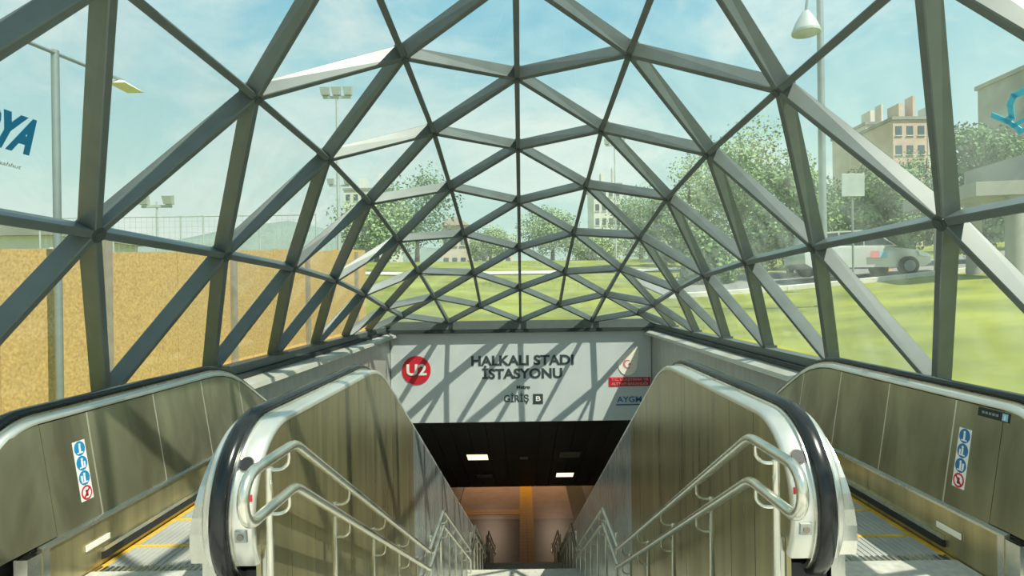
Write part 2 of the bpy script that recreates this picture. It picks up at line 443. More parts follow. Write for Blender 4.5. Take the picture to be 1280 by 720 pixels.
def bar(mb, ka, kb_, wd=.052, o=.118, i=.012):
    a, b = nodes[ka], nodes[kb_]; t = (b - a).normalized()
    na, nb_ = nrm[ka], nrm[kb_]
    rings = []
    for p, n in ((a, na), (b, nb_)):
        n = (n - t * n.dot(t)).normalized(); s = t.cross(n)
        h = wd / 2; c = .006
        rings.append([p + s * x + n * z for x, z in ((-h + c, o), (h - c, o), (h, o - c), (h, -i + c), (h - c, -i), (-h + c, -i), (-h, -i + c), (-h, o - c))])
    mb.loft(rings)
pairs_l, pairs_d = [], []
for i in range(-3, 4):
    m = len(TAB[abs(i)][0])
    for n in range(m - 1): pairs_l.append(((i, n), (i, n + 1)))
for i in range(-4, 4):
    ev, od = (i, i + 1) if i % 2 == 0 else (i + 1, i)
    for n in range(9):
        pairs_d.append(((ev, n), (od, n))); pairs_d.append(((ev, n + 1), (od, n)))
def parts_of(items, pts_of, make, name, m, most=100, **kw):
    sc = sorted(items, key=lambda it: -in_view(pts_of(it)))
    for it in sc[:most]:
        b = MB(); make(b, it); local(b.build(name, m, canopy, **kw))
    if len(sc) > most:
        b = MB()
        for it in sc[most:]: make(b, it)
        o = local(b.build(name, m, canopy, **kw)); o['kind'] = 'stuff'
seg = lambda it: [nodes[it[0]], nodes[it[1]]]
parts_of(pairs_l, seg, lambda b, it: bar(b, *it), 'rib_bar', M['frame'])
parts_of(pairs_d, seg, lambda b, it: bar(b, *it), 'diagonal_bar', M['frame'])
def hub(b, k):
    p, n = nodes[k], nrm[k]; b.disc(p + n * .125, -n, .052, .142, 14); b.disc(p - n * .016, -n, .03, .010, 12)
parts_of([k for k in nodes if abs(k[0]) < 4], lambda k: [nodes[k] + Vector((.05, 0, .05)), nodes[k] - Vector((.05, 0, .05))], hub, 'node_hub', M['hub'], smooth=True)
def pane(b, t):
    P = [nodes[k] + nrm[k] * .124 for k in t]; c = (P[0] + P[1] + P[2]) / 3
    n = (P[1] - P[0]).cross(P[2] - P[0]).normalized()
    if n.dot(nrm[t[0]]) < 0: n = -n
    Q = [p + (c - p).normalized() * .012 for p in P]
    b.add(Q + [q + n * .012 for q in Q], [(0, 1, 2), (5, 4, 3), (0, 1, 4, 3), (1, 2, 5, 4), (2, 0, 3, 5)])
parts_of(tris, lambda t: [nodes[k] for k in t], pane, 'glass_pane', M['glass'])
# base rails: left, right and the far end
for i in (-4, 4):
    b = MB(); s = 1 if i > 0 else -1
    b.box(*(sorted((s * 2.99, s * 3.16)) + [-.3, 13.40, .736, .83])); local(b.build('base_rail', M['frame'], canopy, bevel=.006))
b = MB(); b.box(-3.16, 3.16, 13.30, 13.46, .737, .935); local(b.build('base_rail', M['frame'], canopy, bevel=.006))
for i in (-4, 4):
    b = MB()
    for n in range(10):
        p = nodes[(i, n)]; b.box(p.x - .03, p.x + .12, p.y - .07, p.y + .07, .831, .86)
    o = local(b.build('base_shoe', M['hub'], canopy)); o['kind'] = 'stuff'
# film lettering on two panes near the entrance
def on_pane(t, X, Y, lift=-.004):
    a, b_, c = (nodes[k] + nrm[k] * .124 for k in t); n = (b_ - a).cross(c - a).normalized()
    if n.dot(nrm[t[0]]) < 0: n = -n
    o = Vector((0, 0, EYE)); d = (px(X, Y, 1) - o); s = (a - o).dot(n) / d.dot(n)
    return o + d * s + n * lift, n
T = ((-3, 6), (-3, 7), (-2, 7))
pc, n = on_pane(T, 12, 166)
right = Vector((0, 1, 0)); right = (right - n * right.dot(n)).normalized(); up = (-n).cross(right); 
if up.z < 0: up = -up
hgt = .17
o = local(text_mesh('OYA', .235, .002, 'film_lettering', M['glassblue'], canopy, pc - right * .035, right, up, .37, bold=.012)); o['label'] = 'blue film lettering stuck on the glass'
o = local(text_mesh('yapi insaat taahhut', .03, .002, 'film_caption', M['greyprint'], canopy, pc - up * .155 - right * .03, right, up, .36))
T = ((3, 6), (3, 7), (2, 7))
pc, n = on_pane(T, 1281, 140)
right = Vector((0, -1, 0)); right = (right - n * right.dot(n)).normalized(); up = right.cross(n)
if up.z < 0: up = -up
b = MB()
def stroke(pts, wd, mi=0):
    for (u0, v0), (u1, v1) in zip(pts[:-1], pts[1:]):
        d = Vector((u1 - u0, v1 - v0)).normalized(); q = Vector((-d.y, d.x)) * wd / 2; d = d * wd * .3
        cs = [(u0 - d.x + q.x, v0 - d.y + q.y), (u1 + d.x + q.x, v1 + d.y + q.y), (u1 + d.x - q.x, v1 + d.y - q.y), (u0 - d.x - q.x, v0 - d.y - q.y)]
        b.hexa([pc + right * u + up * v for u, v in cs] + [pc + right * u + up * v - n * .002 for u, v in cs], mi)
stroke([(-.16, .04), (-.10, -.02), (-.07, -.07)], .03); stroke([(-.11, -.01), (-.07, -.0), (-.045, .06), (.0, .095), (.1, .10)], .03); stroke([(-.08, -.085), (0, -.075), (.1, -.07)], .022); stroke([(-.09, -.045), (0, -.03), (.1, -.03)], .02)
o = local(b.build('film_emblem', M['cyan'], canopy)); o['label'] = 'cyan film emblem stuck on the glass'

# ------------------------------------------------------------------ escalators
NC_Y, NC_Z, NR_ = 2.90, .58, .385
ZS = .39                                        # height where the newel curve ends and the belt turns in
def outline(off=0.0, y_end=20.4, tail=False):
    """top line of a balustrade from under the newel, round it and down the slope; off pushes it outwards"""
    r = NR_ + off; a0 = PI + math.asin((NC_Z - ZS) / r); P = []
    if tail: P = [(NC_Y - .12, ZS - .075 - off, 0), (NC_Y - .24, ZS - .07 - off, 0), (NC_Y - .30 - off * .5, ZS - .045 - off * .6, 0)]
    for k in range(0, 19):
        a = a0 + (PI / 2 - a0) * k / 18
        P.append((NC_Y + r * math.cos(a), NC_Z + r * math.sin(a), 0))
    y = 3.05
    while y <= y_end:
        P.append((y, NC_Z + r - drop(y), 0)); y += .15 if y < 6 or y > 18.5 else .9
    return [(a, b_) for a, b_, _ in P]
def top_z(y, off=0.0): return NC_Z + NR_ + off - drop(y)
def sweep(mb, path, prof, s, mi=0):
    """prof: (x, outward) pairs; swept along a (y,z) path"""
    rings = []
    for i, (y, z) in enumerate(path):
        a = path[max(i - 1, 0)]; c = path[min(i + 1, len(path) - 1)]
        t = Vector((c[0] - a[0], c[1] - a[1])).normalized(); n = Vector((-t.y, t.x))   # left of travel = outwards
        if i < 20 and False: pass
        rings.append([(s * x, y + n.x * o, z + n.y * o) for x, o in prof])
    mb.loft(rings, mi)
def slab(mb, y0, y1, zlo, zhi, xt, xb, s, th, mi=0, n=6):
    """leaning plate between heights zlo(y)/zhi(y): x goes from xb at the bottom to xt at the top, th thick (signed)"""
    rings = []
    for k in range(n + 1):
        y = y0 + (y1 - y0) * k / n; a, b_ = zlo(y), zhi(y)
        rings.append([(s * xb, y, a), (s * xt, y, b_), (s * (xt + th), y, b_), (s * (xb + th), y, a)])
    mb.loft(rings, mi)
def newel_front(zlo, rows=12, r=NR_ - .012):
    zz = [ZS + (NC_Z + r - ZS) * math.sin(PI / 2 * k / rows) for k in range(rows + 1)]
    return [(NC_Y - math.sqrt(max(r * r - (z - NC_Z) ** 2, 0)), z) for z in zz]

def make_step(width):
    b = MB(); h = width / 2
    b.box(-h, h, -.2, .195, -.20, -.004)
    n = 22
    for i in range(n):
        x0 = -h + .03 + (width - .06) * i / n; b.box(x0, x0 + (width - .06) / n * .55, -.2, .168, -.012, 0)
    return b
def escalator(s, label):
    side = 'left' if s < 0 else 'right'
    t = tag(empty('escalator', (s * 1.87, 3.2, 0)), label, 'escalator', 'escalators either side of the stairs')
    put = lambda b, name, m, par, **k: b.build(name, m, par, **k)
    XI0, XI1, XO0, XO1 = 1.15, 1.365, 2.365, 2.63      # stair side / belt side faces of inner, belt side / wall side of outer balustrade
    LEAN = .085
    TR = .38                                            # deck trim height
    def place(o): 
        o.matrix_parent_inverse = t.matrix_basis.inverted() if o.parent is t else Matrix.Identity(4)
        return o
    for inner in (True, False):
        a, c = (XI0, XI1) if inner else (XO0, XO1)
        nm = 'inner' if inner else 'outer'
        # core
        core = MB()
        pth = outline(-.03)
        ys_ = [2.90 + .3 * k for k in range(60)]
        rings = [[(s * (a + .03), y, -drop(y) - .55), (s * (c - .02 - (0 if not inner else 0)), y, -drop(y) - .55), (s * (c - .03), y, top_z(y, -.04)), (s * (a + .03), y, top_z(y, -.04))] for y in ys_]
        core.loft(rings)
        bal = place(put(core, 'balustrade', M['steel'], t))
        # coping: polished band that wraps the newel and follows the slope
        cp = MB(); sweep(cp, outline(-.005), [(a - .004, -.018), (a - .004, 0), (a + .010, .012), (c - .010, .012), (c + .004, 0), (c + .004, -.018)], s)
        put(cp, 'coping', M['coping'], bal, smooth=True, angle=50)
        # hand belt with guide
        bc = c - .082 if inner else a + .082
        gd = MB(); sweep(gd, outline(.008, tail=True), [(bc - .05, -.004), (bc - .05, .014), (bc + .05, .014), (bc + .05, -.004)], s); put(gd, 'belt_guide', M['steel'], bal, smooth=True)
        bl = MB(); sweep(bl, outline(.024, tail=True), [(bc - .036, 0), (bc - .038, .010), (bc - .030, .024), (bc - .010, .030), (bc + .010, .030), (bc + .030, .024), (bc + .038, .010), (bc + .036, 0)], s)
        put(bl, 'hand_belt', M['belt'], bal, smooth=True, angle=60)
        # the leaning panels on the step side
        xt, xb = (c, c + LEAN) if inner else (a, a - LEAN)
        th = -.02 if inner else .02
        hi = lambda y: top_z(y, -.03); lo = lambda y: TR - drop(y)
        cuts = [2.90, 3.22, 3.80, 4.37, 4.95] + [5.5 + .95 * k for k in range(15)]
        fb = newel_front(0)
        q = MB(); fr = fb
        ring = []
        for (y, z) in fr:
            k = (z - TR) / (top_z(3) - .03 - TR); x = xb + (xt - xb) * k
            ring.append([(s * x, y, z), (s * x, 2.897, z), (s * xt, 2.897, z), (s * xt, y, z)])
        q.loft(ring); put(q, 'newel_panel', M['steel'] if inner else M['olive_b'], bal)
        for y0, y1 in zip(cuts[:-1], cuts[1:]):
            q = MB(); slab(q, y0 + .001, y1 - .001, lo, hi, xt, xb, s, th)
            e_ = .002 if inner else -.002
            slab(q, y1 - .008, y1 - .001, lo, hi, xt + e_, xb + e_, s, th, 1, 2); put(q, 'side_panel', [M['olive_b'], M['coping']], bal)
        # trim, skirt, brush
        q = MB(); d = 1 if inner else -1
        yl = [2.78 + .2 * k for k in range(88)]
        q.loft([[(s * (xb - d * .005), y, TR - drop(y) - .022), (s * (xb + d * .022), y, TR - drop(y) - .018), (s * (xb + d * .022), y, TR - drop(y) - .004), (s * (xb - d * .005), y, TR - drop(y) + .006)] for y in yl])
        put(q, 'deck_trim', M['steel'], bal)
        q = MB(); xk = xb + d * .012
        q.loft([[(s * xk, y, -drop(y) - .35), (s * xk, y, TR - drop(y) - .02), (s * (xk - d * .03), y, TR - drop(y) - .02), (s * (xk - d * .03), y, -drop(y) - .35)] for y in yl])
        put(q, 'skirt', M['olive'] if True else None, bal)
        q = MB(); yl2 = [y for y in yl if y > 3.12]
        q.loft([[(s * (xk), y, .19 - drop(y)), (s * (xk + d * .016), y, .192 - drop(y)), (s * (xk + d * .016), y, .215 - drop(y)), (s * xk, y, .215 - drop(y))] for y in yl2], 0)
        q.loft([[(s * (xk), y, .15 - drop(y)), (s * (xk + d * .022), y, .155 - drop(y)), (s * (xk + d * .022), y, .189 - drop(y)), (s * xk, y, .189 - drop(y))] for y in yl2], 1)
        put(q, 'skirt_brush', [M['steel'], M['dark']], bal)
        q = MB(); q.box(*(sorted((s * (xk + d * .001), s * (xk + d * .010))) + [3.06, 3.24, .238, .272])); put(q, 'skirt_light', M['cream'], bal, bevel=.004)
        q = MB(); q.box(*(sorted((s * (xk - d * .06), s * (xk + d * .004))) + [2.70, 2.78, .0, TR - .02])); q.box(*(sorted((s * (xk - d * .06), s * (xk + d * .004))) + [2.79, 2.83, .0, TR - .02])); put(q, 'end_post', M['steel'], bal)
        # plinth below the newel
        q = MB(); q.box(*(sorted((s * (a + .02), s * (c - .02))) + [2.63, 3.0, 0, .335])); put(q, 'plinth', M['dark'], bal)
        # far-side cladding: stair side (inner) or wall side (outer)
        if inner:
            zlo = lambda y: min(-.05, stair_z(y + .35) - .40)
            cuts2 = [2.94, 3.28, 4.18, 5.22, 6.27] + [6.27 + .95 * k for k in range(1, 15)]
            q = MB(); fr = newel_front(0, 14, NR_ - .008)
            y_b = fr[0][0] + .015
            ring = [[(s * a, y_b, -.5), (s * a, 2.937, -.5), (s * (a + .02), 2.937, -.5), (s * (a + .02), y_b, -.5)], [(s * a, y_b, ZS), (s * a, 2.937, ZS), (s * (a + .02), 2.937, ZS), (s * (a + .02), y_b, ZS)]]
            for (y, z) in fr:
                y = min(y, 2.93)
                ring.append([(s * a, y, z), (s * a, 2.937, z), (s * (a + .02), 2.937, z), (s * (a + .02), y, z)])
            q.loft(ring); put(q, 'newel_cladding', M['olive'], bal)
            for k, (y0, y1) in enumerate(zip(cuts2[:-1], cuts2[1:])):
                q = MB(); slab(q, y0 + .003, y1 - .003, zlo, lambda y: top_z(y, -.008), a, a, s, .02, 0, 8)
                put(q, 'stair_cladding', M['olive'] if k < 4 else M['skylit_steel'], bal)
            # fittings on the newel front
            def on_newel(z, x): 
                dz = z - NC_Z; y = NC_Y - math.sqrt((NR_ + .007) ** 2 - dz * dz); n = Vector((0, y - NC_Y, dz)).normalized()
                return Vector((s * x, y, z)), n
            p, n = on_newel(.817, 1.205); q = MB(); q.disc(p - n * .002, n, .034, .006, 24); q.disc(p + n * .0035, n, .030, .004, 24, 1); put(q, 'sensor_eye', [M['batten'], M['dark']], bal)
            p, n = on_newel(.535, 1.195); u = Vector((1, 0, 0)); v = n.cross(u)
            q = MB(); hx = [(-1, -1), (1, -1), (1, 1), (-1, 1)]
            q.hexa([p + u * i * .026 + v * j * .026 for i, j in hx] + [p + n * .012 + u * i * .024 + v * j * .024 for i, j in hx])
            q.disc(p + n * .012, n, .014, .006, 16, 1); put(q, 'stop_button', [M['wall'], M['batten']], bal)
            p, n = on_newel(.69, 1.165); q = MB()
            q.hexa([p + u * i * .012 + v0 for i, v0 in ((-1, Vector((0, 0, -.015))), (1, Vector((0, 0, -.015))), (1, Vector((0, 0, .015))), (-1, Vector((0, 0, .015))))] + [p + n * .006 + u * i * .012 + v0 for i, v0 in ((-1, Vector((0, 0, -.015))), (1, Vector((0, 0, -.015))), (1, Vector((0, 0, .015))), (-1, Vector((0, 0, .015))))])
            put(q, 'indicator', M['red'], bal)
            q = MB(); q.box(*(sorted((s * (a - .03), s * (a - .0005))) + [2.60, 2.66, .20, .46])); q.box(*(sorted((s * (a - .034), s * (a - .03))) + [2.61, 2.65, .36, .43]), 1); put(q, 'socket_box', [M['steel'], M['dark']], bal, bevel=.004)
        else:
            q = MB(); rings = [[(s * c, y, .3 - drop(y)), (s * c, y, top_z(y, -.01)), (s * (c - .02), y, top_z(y, -.01)), (s * (c - .02), y, .3 - drop(y))] for y in [2.62 + .3 * k for k in range(60)]]
            q.loft(rings); put(q, 'rear_cladding', M['olive_b'], bal)
            # warning stickers on the leaning panel
            def lean_pt(y, z, out=0.0):
                k = (z - TR) / (top_z(3) - .03 - TR); x = xb + (xt - xb) * k
                return Vector((s * (x - out), y, z))
            def decal(q, y0, y1, z0, z1, out, mi):
                q.hexa([lean_pt(y0, z0, out), lean_pt(y1, z0, out), lean_pt(y1, z1, out), lean_pt(y0, z1, out), lean_pt(y0, z0, 0), lean_pt(y1, z0, 0), lean_pt(y1, z1, 0), lean_pt(y0, z1, 0)], mi)
            def ring_decal(q, y, z, r, out, mi, seg=16):
                P = [lean_pt(y + r * math.cos(2 * PI * k / seg), z + r * math.sin(2 * PI * k / seg), out) for k in range(seg)]
                Q = [lean_pt(y + r * math.cos(2 * PI * k / seg), z + r * math.sin(2 * PI * k / seg), 0) for k in range(seg)]
                q.loft([Q, P], mi)
            q = MB(); yc = 3.125; zt, zb_ = .80, .49; w2 = .043; hh = (zt - zb_) / 4
            decal(q, yc - w2, yc + w2, zb_, zt, .0015, 0)
            for k in range(3):
                zc = zt - hh * (k + .5); ring_decal(q, yc, zc, .038, .0025, 1)
                decal(q, yc - .006, yc + .006, zc - .02, zc + .012, .0035, 0); ring_decal(q, yc + .002, zc + .019, .007, .0035, 0, 10)
                decal(q, yc - .02, yc + .02, zc - .026, zc - .020, .0035, 0)
                if k == 1: decal(q, yc + .012, yc + .022, zc - .02, zc + .006, .0035, 0)
                if k == 2: decal(q, yc - .024, yc - .012, zc - .018, zc + .014, .0035, 0)
            zc = zb_ + hh * .5; ring_decal(q, yc, zc, .038, .0025, 2); ring_decal(q, yc, zc, .028, .003, 0)
            decal(q, yc - .008, yc + .008, zc - .018, zc + .014, .0035, 3)
            for k in range(-5, 6): decal(q, yc + k * .0045 - .005, yc + k * .0045 + .005, zc + k * .0045 - .004, zc + k * .0045 + .004, .0042, 2)
            o = put(q, 'warning_sticker', [M['white'], M['blue'] if s > 0 else M['glassblue'], M['red'], M['dark']], bal); o['label'] = 'upright strip of three blue pictograms over a red one'
            if s > 0:
                q = MB(); q.hexa([lean_pt(y, z + (3.055 - y) * -.0, .0015) for y, z in ((2.86, .885), (3.06, .885), (3.06, .93), (2.86, .93))] + [lean_pt(y, z, 0) for y, z in ((2.86, .885), (3.06, .885), (3.06, .93), (2.86, .93))], 0)
                decal(q, 2.872, 2.905, .89, .925, .003, 1); decal(q, 2.885, 2.892, .897, .918, .004, 2)
                for k in range(5): decal(q, 2.93 + k * .022, 2.945 + k * .022, .902, .914, .003, 3)
                o = put(q, 'maker_plate', [M['dark'], M['paleblue'], M['white'], M['pole']], bal); o['label'] = 'black strip plate with a pale blue square'
    # steps
    sx = s * (1.45 + 2.28) / 2; wdt = .79
    st_m = make_step(wdt)
    n = 22; hw = wdt / 2
    # painted borders on the sides and rear edge
    st_m.box(-hw, -hw + .03, -.2, .195, -.012, .002, 1); st_m.box(hw - .03, hw, -.2, .195, -.012, .002, 1); st_m.box(-hw + .03, hw - .03, .168, .195, -.012, .002, 1)
    first = None
    y = 3.235; k = 0
    while y < 19.6:
        zz = -drop(y + .06)
        if first is None:
            first = st_m.build('step', [M['step'], M['yellow']], t); o = first
        else:
            o = first.copy(); COL.objects.link(o); o.parent = t
        o.matrix_parent_inverse = Matrix.Identity(4); o.location = (sx - s * 1.87, y - 3.2, zz + FZ - .006)
        y += .4
    q = MB(); x0, x1 = sorted((s * 1.155, s * 2.64))
    q.box(x0, x1, 2.003, 2.655, -.2, FZ)
    xa, xb_ = sorted((s * 1.47, s * 2.26)); q.box(xa, xb_, 2.655, 3.09, -.2, FZ)
    for i in range(26):
        xx = xa + .01 + i * (.78 / 26); q.box(xx, xx + .016, 3.09, 3.15, -.1, FZ + .001, 1)
    place(put(q, 'comb_plate', [M['floor'], M['steel']], t))
    q = MB(); q.box(xa, xb_, 19.75, 20.6, HALL - .2, HALL + .004); place(put(q, 'lower_plate', M['step'], t))
    return t
escalator(-1, 'escalator on the left of the stairs, beside the plywood hoarding, with sunlit white lower skirt')
escalator(1, 'escalator on the right of the stairs, beside the lawn, with a black strip plate')

# ------------------------------------------------------------------ stair handrails
def handrail(s):
    t = tag(empty('stair_handrail', (s * .98, Y0, 0)), 'double steel stair handrail on zigzag posts along the %s escalator' % ('left' if s < 0 else 'right'), 'handrail', 'stair handrails')
    X = .98; XP = 1.065
    def railpath(h):
        P = [(Y0, h)]; yy, z = Y0, h
        for k in range(4):
            yy += RUN; z -= FLIGHT; P.append((yy, z))
            if k < 3: yy += LAND; P.append((yy, z))
        P.append((yy + .3, z))
        return P
    HU, HL = .915, .73
    rc = (HU - HL) / 2; cy_, cz_ = 2.165, (HU + HL) / 2
    loop = [(cy_ + rc * math.cos(a), cz_ + rc * math.sin(a)) for a in [PI / 2 + PI * k / 12 for k in range(13)]]
    def smooth_path(P, r=.05):
        Q = [P[0]]
        for a, b_, c in zip(P[:-2], P[1:-1], P[2:]):
            a, b_, c = Vector(a), Vector(b_), Vector(c); Q.append(tuple(b_ + (a - b_).normalized() * r)); Q.append(tuple(b_ * .5 + ((b_ + (a - b_).normalized() * r) + (b_ + (c - b_).normalized() * r)) * .25)); Q.append(tuple(b_ + (c - b_).normalized() * r))
        Q.append(P[-1]); return Q
    u = smooth_path([loop[0]] + railpath(HU)); l = smooth_path([loop[-1]] + railpath(HL))
    b = MB(); b.tube([(s * X, y, z) for y, z in u], .021, 12); local(b.build('upper_rail', M['rail'], t, smooth=True))
    b = MB(); b.tube([(s * X, y, z) for y, z in l], .021, 12); local(b.build('lower_rail', M['rail'], t, smooth=True))
    b = MB(); b.tube([(s * X, y, z) for y, z in loop], .021, 12); local(b.build('end_loop', M['rail'], t, smooth=True))
    y = 2.49
    while y < 20.5:
        base = stair_z(y) if True else 0
        fl_z = stair_z(y)
        # rail height above pitch
        def rz(h):
            P = railpath(h); P = [(0, h)] + P
            for (ya, za), (yb, zb) in zip(P[:-1], P[1:]):
                if ya <= y <= yb: return za + (zb - za) * (y - ya) / (yb - ya)
            return P[-1][1]
        zu, zl = rz(HU), rz(HL)
        b = MB(); b.tube([(s * XP, y, fl_z - .17 if y > 2.6 else FZ - .1), (s * XP, y, zu - .085)], .0155, 10); b.disc((s * XP, y, zu - .086), (0, 0, 1), .0155, .004, 10, 0, .008)
        p = local(b.build('post', M['rail'], t, smooth=True))
        for z in (zu, zl):
            b = MB(); r = .05
            pts = [(s * XP, y, z - .095), (s * (X + r), y, z - .095)] + [(s * (X + r - r * math.sin(a)), y, z - .095 + r - r * math.cos(a)) for a in [PI / 2 * k / 5 for k in range(1, 6)]] + [(s * X, y, z - .012)]
            b.tube(pts, .0075, 8); o = b.build('bracket', M['rail'], p, smooth=True)
        y += .855
    return t
handrail(-1); handrail(1)

# ------------------------------------------------------------------ station sign
SY = 13.40
sg = tag(empty('station_sign', (0, SY, -.35)), 'long white station sign HALKALI STADI over the stair tunnel', 'sign')
b = MB(); b.box(-2.94, 2.94, SY - .035, SY + .015, -1.36, .655); local(b.build('board', M['sign'], sg, bevel=.004))
FY = SY - .040
def sp(X, Y): p = px(X, Y, FY); return p
def stext(body, X, Y, h, wd, name, m, y=None):
    p = sp(X, Y); p.y = y or FY
    return local(text_mesh(body, h * 1.05, .008, name, m, sg, p, (1, 0, 0), (0, 0, 1), wd, bold=.010 if h > .25 else .003))
k = FY / F
stext('HALKALI STADI', 653, 451, 16 * k, 128 * k, 'lettering', M['letter'])
stext('İSTASYONU', 653, 467.5, 16 * k, 100 * k, 'lettering', M['letter'])
stext('Metro', 654, 484, 5.5 * k, 17 * k, 'small_lettering', M['letter'])
stext('GİRİŞ', 645.5, 498.5, 11.5 * k, 31 * k, 'lettering', M['letter'])
p = sp(672.5, 498.5); b = MB(); h = 6.2 * k; b.box(p.x - h, p.x + h, FY - .004, FY + .003, p.z - h, p.z + h); local(b.build('gate_plate', M['letter'], sg))
stext('B', 672.5, 498.5, 8 * k, 6 * k, 'gate_letter', M['white'], FY - .008)
p = sp(520.5, 463); b = MB(); b.disc((p.x, FY + .003, p.z), (0, -1, 0), 18 * k, .010, 40); local(b.build('line_roundel', M['red'], sg))
stext('U2', 520.5, 463, 18 * k, 25 * k, 'roundel_lettering', M['white'], FY - .012)
# teardrop emblem
p = sp(784.5, 455); b = MB(); P = []
for i in range(28):
    a = 2 * PI * i / 28; q = Vector((math.cos(a) * 12, math.sin(a) * 14)); 
    if q.y > 0 and q.x > -6: q += Vector((6, 10)) * max(0, math.cos(a - 1.0)) ** 5
    P.append(q)
b.loft([[(p.x + q.x * k, yy, p.z + q.y * k) for q in P] for yy in (FY + .003, FY - .008)])
local(b.build('emblem', M['cream'], sg))
b = MB(); P = [(math.cos(a) * 5.5, math.sin(a) * 5.5) for a in [R(60) + R(250) * i / 14 for i in range(15)]]; Q = [(math.cos(a) * 3.9 + 1.2, math.sin(a) * 4.2) for a in [R(60) + R(250) * i / 14 for i in range(15)]]
for i in range(14):
    cs = [P[i], P[i + 1], Q[i + 1], Q[i]]; b.hexa([(p.x + u * k - .01, FY - .0085, p.z + v * k) for u, v in cs] + [(p.x + u * k - .01, FY - .012, p.z + v * k) for u, v in cs])
b.disc((p.x + 2.5 * k, FY - .0085, p.z), (0, -1, 0), 1.8 * k, .004, 5)
local(b.build('emblem_crescent', M['pinkred'], sg))
p = sp(787, 477); b = MB(); b.box(p.x - 26 * k, p.x - 5 * k, FY - .006, FY + .003, p.z - 5.6 * k, p.z + 5.6 * k, 0); b.box(p.x - 5 * k, p.x + 26 * k, FY - .006, FY + .003, p.z - 5.6 * k, p.z + 5.6 * k, 1)
local(b.build('ministry_band', [M['red'], M['crimson']], sg))
stext('T.C. ULAŞTIRMA VE', 787, 474.3, 4 * k, 46 * k, 'band_lettering', M['pinkred'], FY - .009); stext('ALTYAPI BAKANLIĞI', 787, 479.7, 4 * k, 46 * k, 'band_lettering', M['pinkred'], FY - .009)
p = sp(787, 500.5); b = MB(); b.box(p.x - 17 * k, p.x + 15.5 * k, FY - .004, FY + .003, p.z - 6 * k, p.z - 4.4 * k); local(b.build('blue_underline', M['blue'], sg))
stext('AYGM', 787, 499.5, 9.5 * k, 31 * k, 'blue_lettering', M['blue'])

# ------------------------------------------------------------------ soffit lights
for X, Y, lit, wd, lb in ((597, 571, 1, .56, 'lit warm light panel in the black soffit nearest the left wall'), (712, 568, 0, .56, 'dim light panel in the black soffit nearest the right wall'),
                      (606, 595, 0, .48, 'dim light panel lower down the black soffit on the left'), (706, 593, 1, .52, 'lit warm light panel lower down the black soffit on the right'), (655, 572, 0, .24, 'small dim fitting in the middle of the black soffit')):
    c = px(X, Y, 1) - Vector((0, 0, EYE)); y = (SZ + SS * SA - EYE) / (c.z / c.y + SS)
    t = tag(empty('soffit_light', (c.x / c.y * y, y, sof(y))), lb, 'ceiling light', 'soffit lights')
    t.rotation_euler.x = -math.atan(SS)
    b = MB(); h = wd / 2; l = h * 1.05 if wd > .3 else .16
    for (x0, x1, y0, y1) in ((-h - .03, h + .03, -l - .03, -l), (-h - .03, h + .03, l, l + .03), (-h - .03, -h, -l, l), (h, h + .03, -l, l)): b.box(x0, x1, y0, y1, -.018, .004)
    b.build('frame', M['dark'], t)
    b = MB(); b.box(-h, h, -l, l, -.012, .002); b.build('diffuser', M['lamp'] if lit else M['lampdim'], t)

# ------------------------------------------------------------------ hoarding of strand board on the left
A = Vector((-4.92, 5.6)); B = Vector((-3.85, 14.6)); d = (B - A).normalized(); nrm2 = Vector((d.y, -d.x))
def hz(q): return 2.02 + (q.y - 5.6) * (2.66 - 2.02) / 9
t = tag(empty('hoarding', (A.x, A.y, .8)), 'tall tan strand board hoarding with battens outside the canopy on the left', 'hoarding')
s0 = -6.1; i = 0
while s0 < 9.2:
    s1 = min(s0 + 1.22, 9.2)
    a, c = A + d * s0, A + d * (s1 - .012); b = MB()
    cs = [a, c, c - nrm2 * .02, a - nrm2 * .02]
    up = (.0, .015, -.02, .01)[i % 4]
    b.hexa([(q.x, q.y, ground_h(q.x, q.y) - .3) for q in cs] + [(q.x, q.y, hz(q) + up) for q in cs])
    local(b.build('board_panel', M['osb'], t)); 
    if i % 2 == 0:
        a, c = A + d * (s0 - .05) + nrm2 * .06, A + d * (s0 + .05) + nrm2 * .06
        b = MB(); cs = [a, c, c - nrm2 * .058, a - nrm2 * .058]; b.hexa([(q.x, q.y, ground_h(q.x, q.y) - .3) for q in cs] + [(q.x, q.y, hz(q) + (.12 if i == 6 else -.05)) for q in cs])
        local(b.build('batten', M['batten'], t))
    s0 += 1.22; i += 1

# ------------------------------------------------------------------ street furniture outside
def pole_thing(name, label, cat, x, y, h, r, r2=None, group=None, m=None):
    z = ground_h(x, y) - .05
    t = tag(empty(name, (x, y, z)), label, cat, group)
    b = MB(); b.tube([(0, 0, 0), (0, 0, h - z)], r, 10, 0, r2); b.disc((0, 0, 0), (0, 0, 1), r * 2.2, .08, 12); b.build('pole', m or M['pole'], t, smooth=True)
    return t, z
t, z = pole_thing('lamp_post', 'slim grey lamp post with a cross arm in front of the tan hoarding', 'lamp post', -4.60, 5.9, 4.03, .035)
b = MB(); b.tube([(-.06, -.34, 4.0 - z), (.16, .76, 4.0 - z)], .02, 8); b.build('cross_arm', M['pole'], t)
b = MB(); b.loft([[(.16 + u * .5, .70 + v * .5, 3.985 - z) for u, v in ((-.08, 0), (.08, 0), (.08, .25), (-.08, .25))], [(.16 + u, .70 + v, 3.94 - z) for u, v in ((-.10, -.05), (.10, -.05), (.10, .30), (-.10, .30))]]); b.build('lamp_head', M['cream'], t)
t, z = pole_thing('street_lamp', 'tall grey street lamp with a hanging lamp head beside the road', 'street lamp', 7.7, 15.0, 10.5, .10, .075)
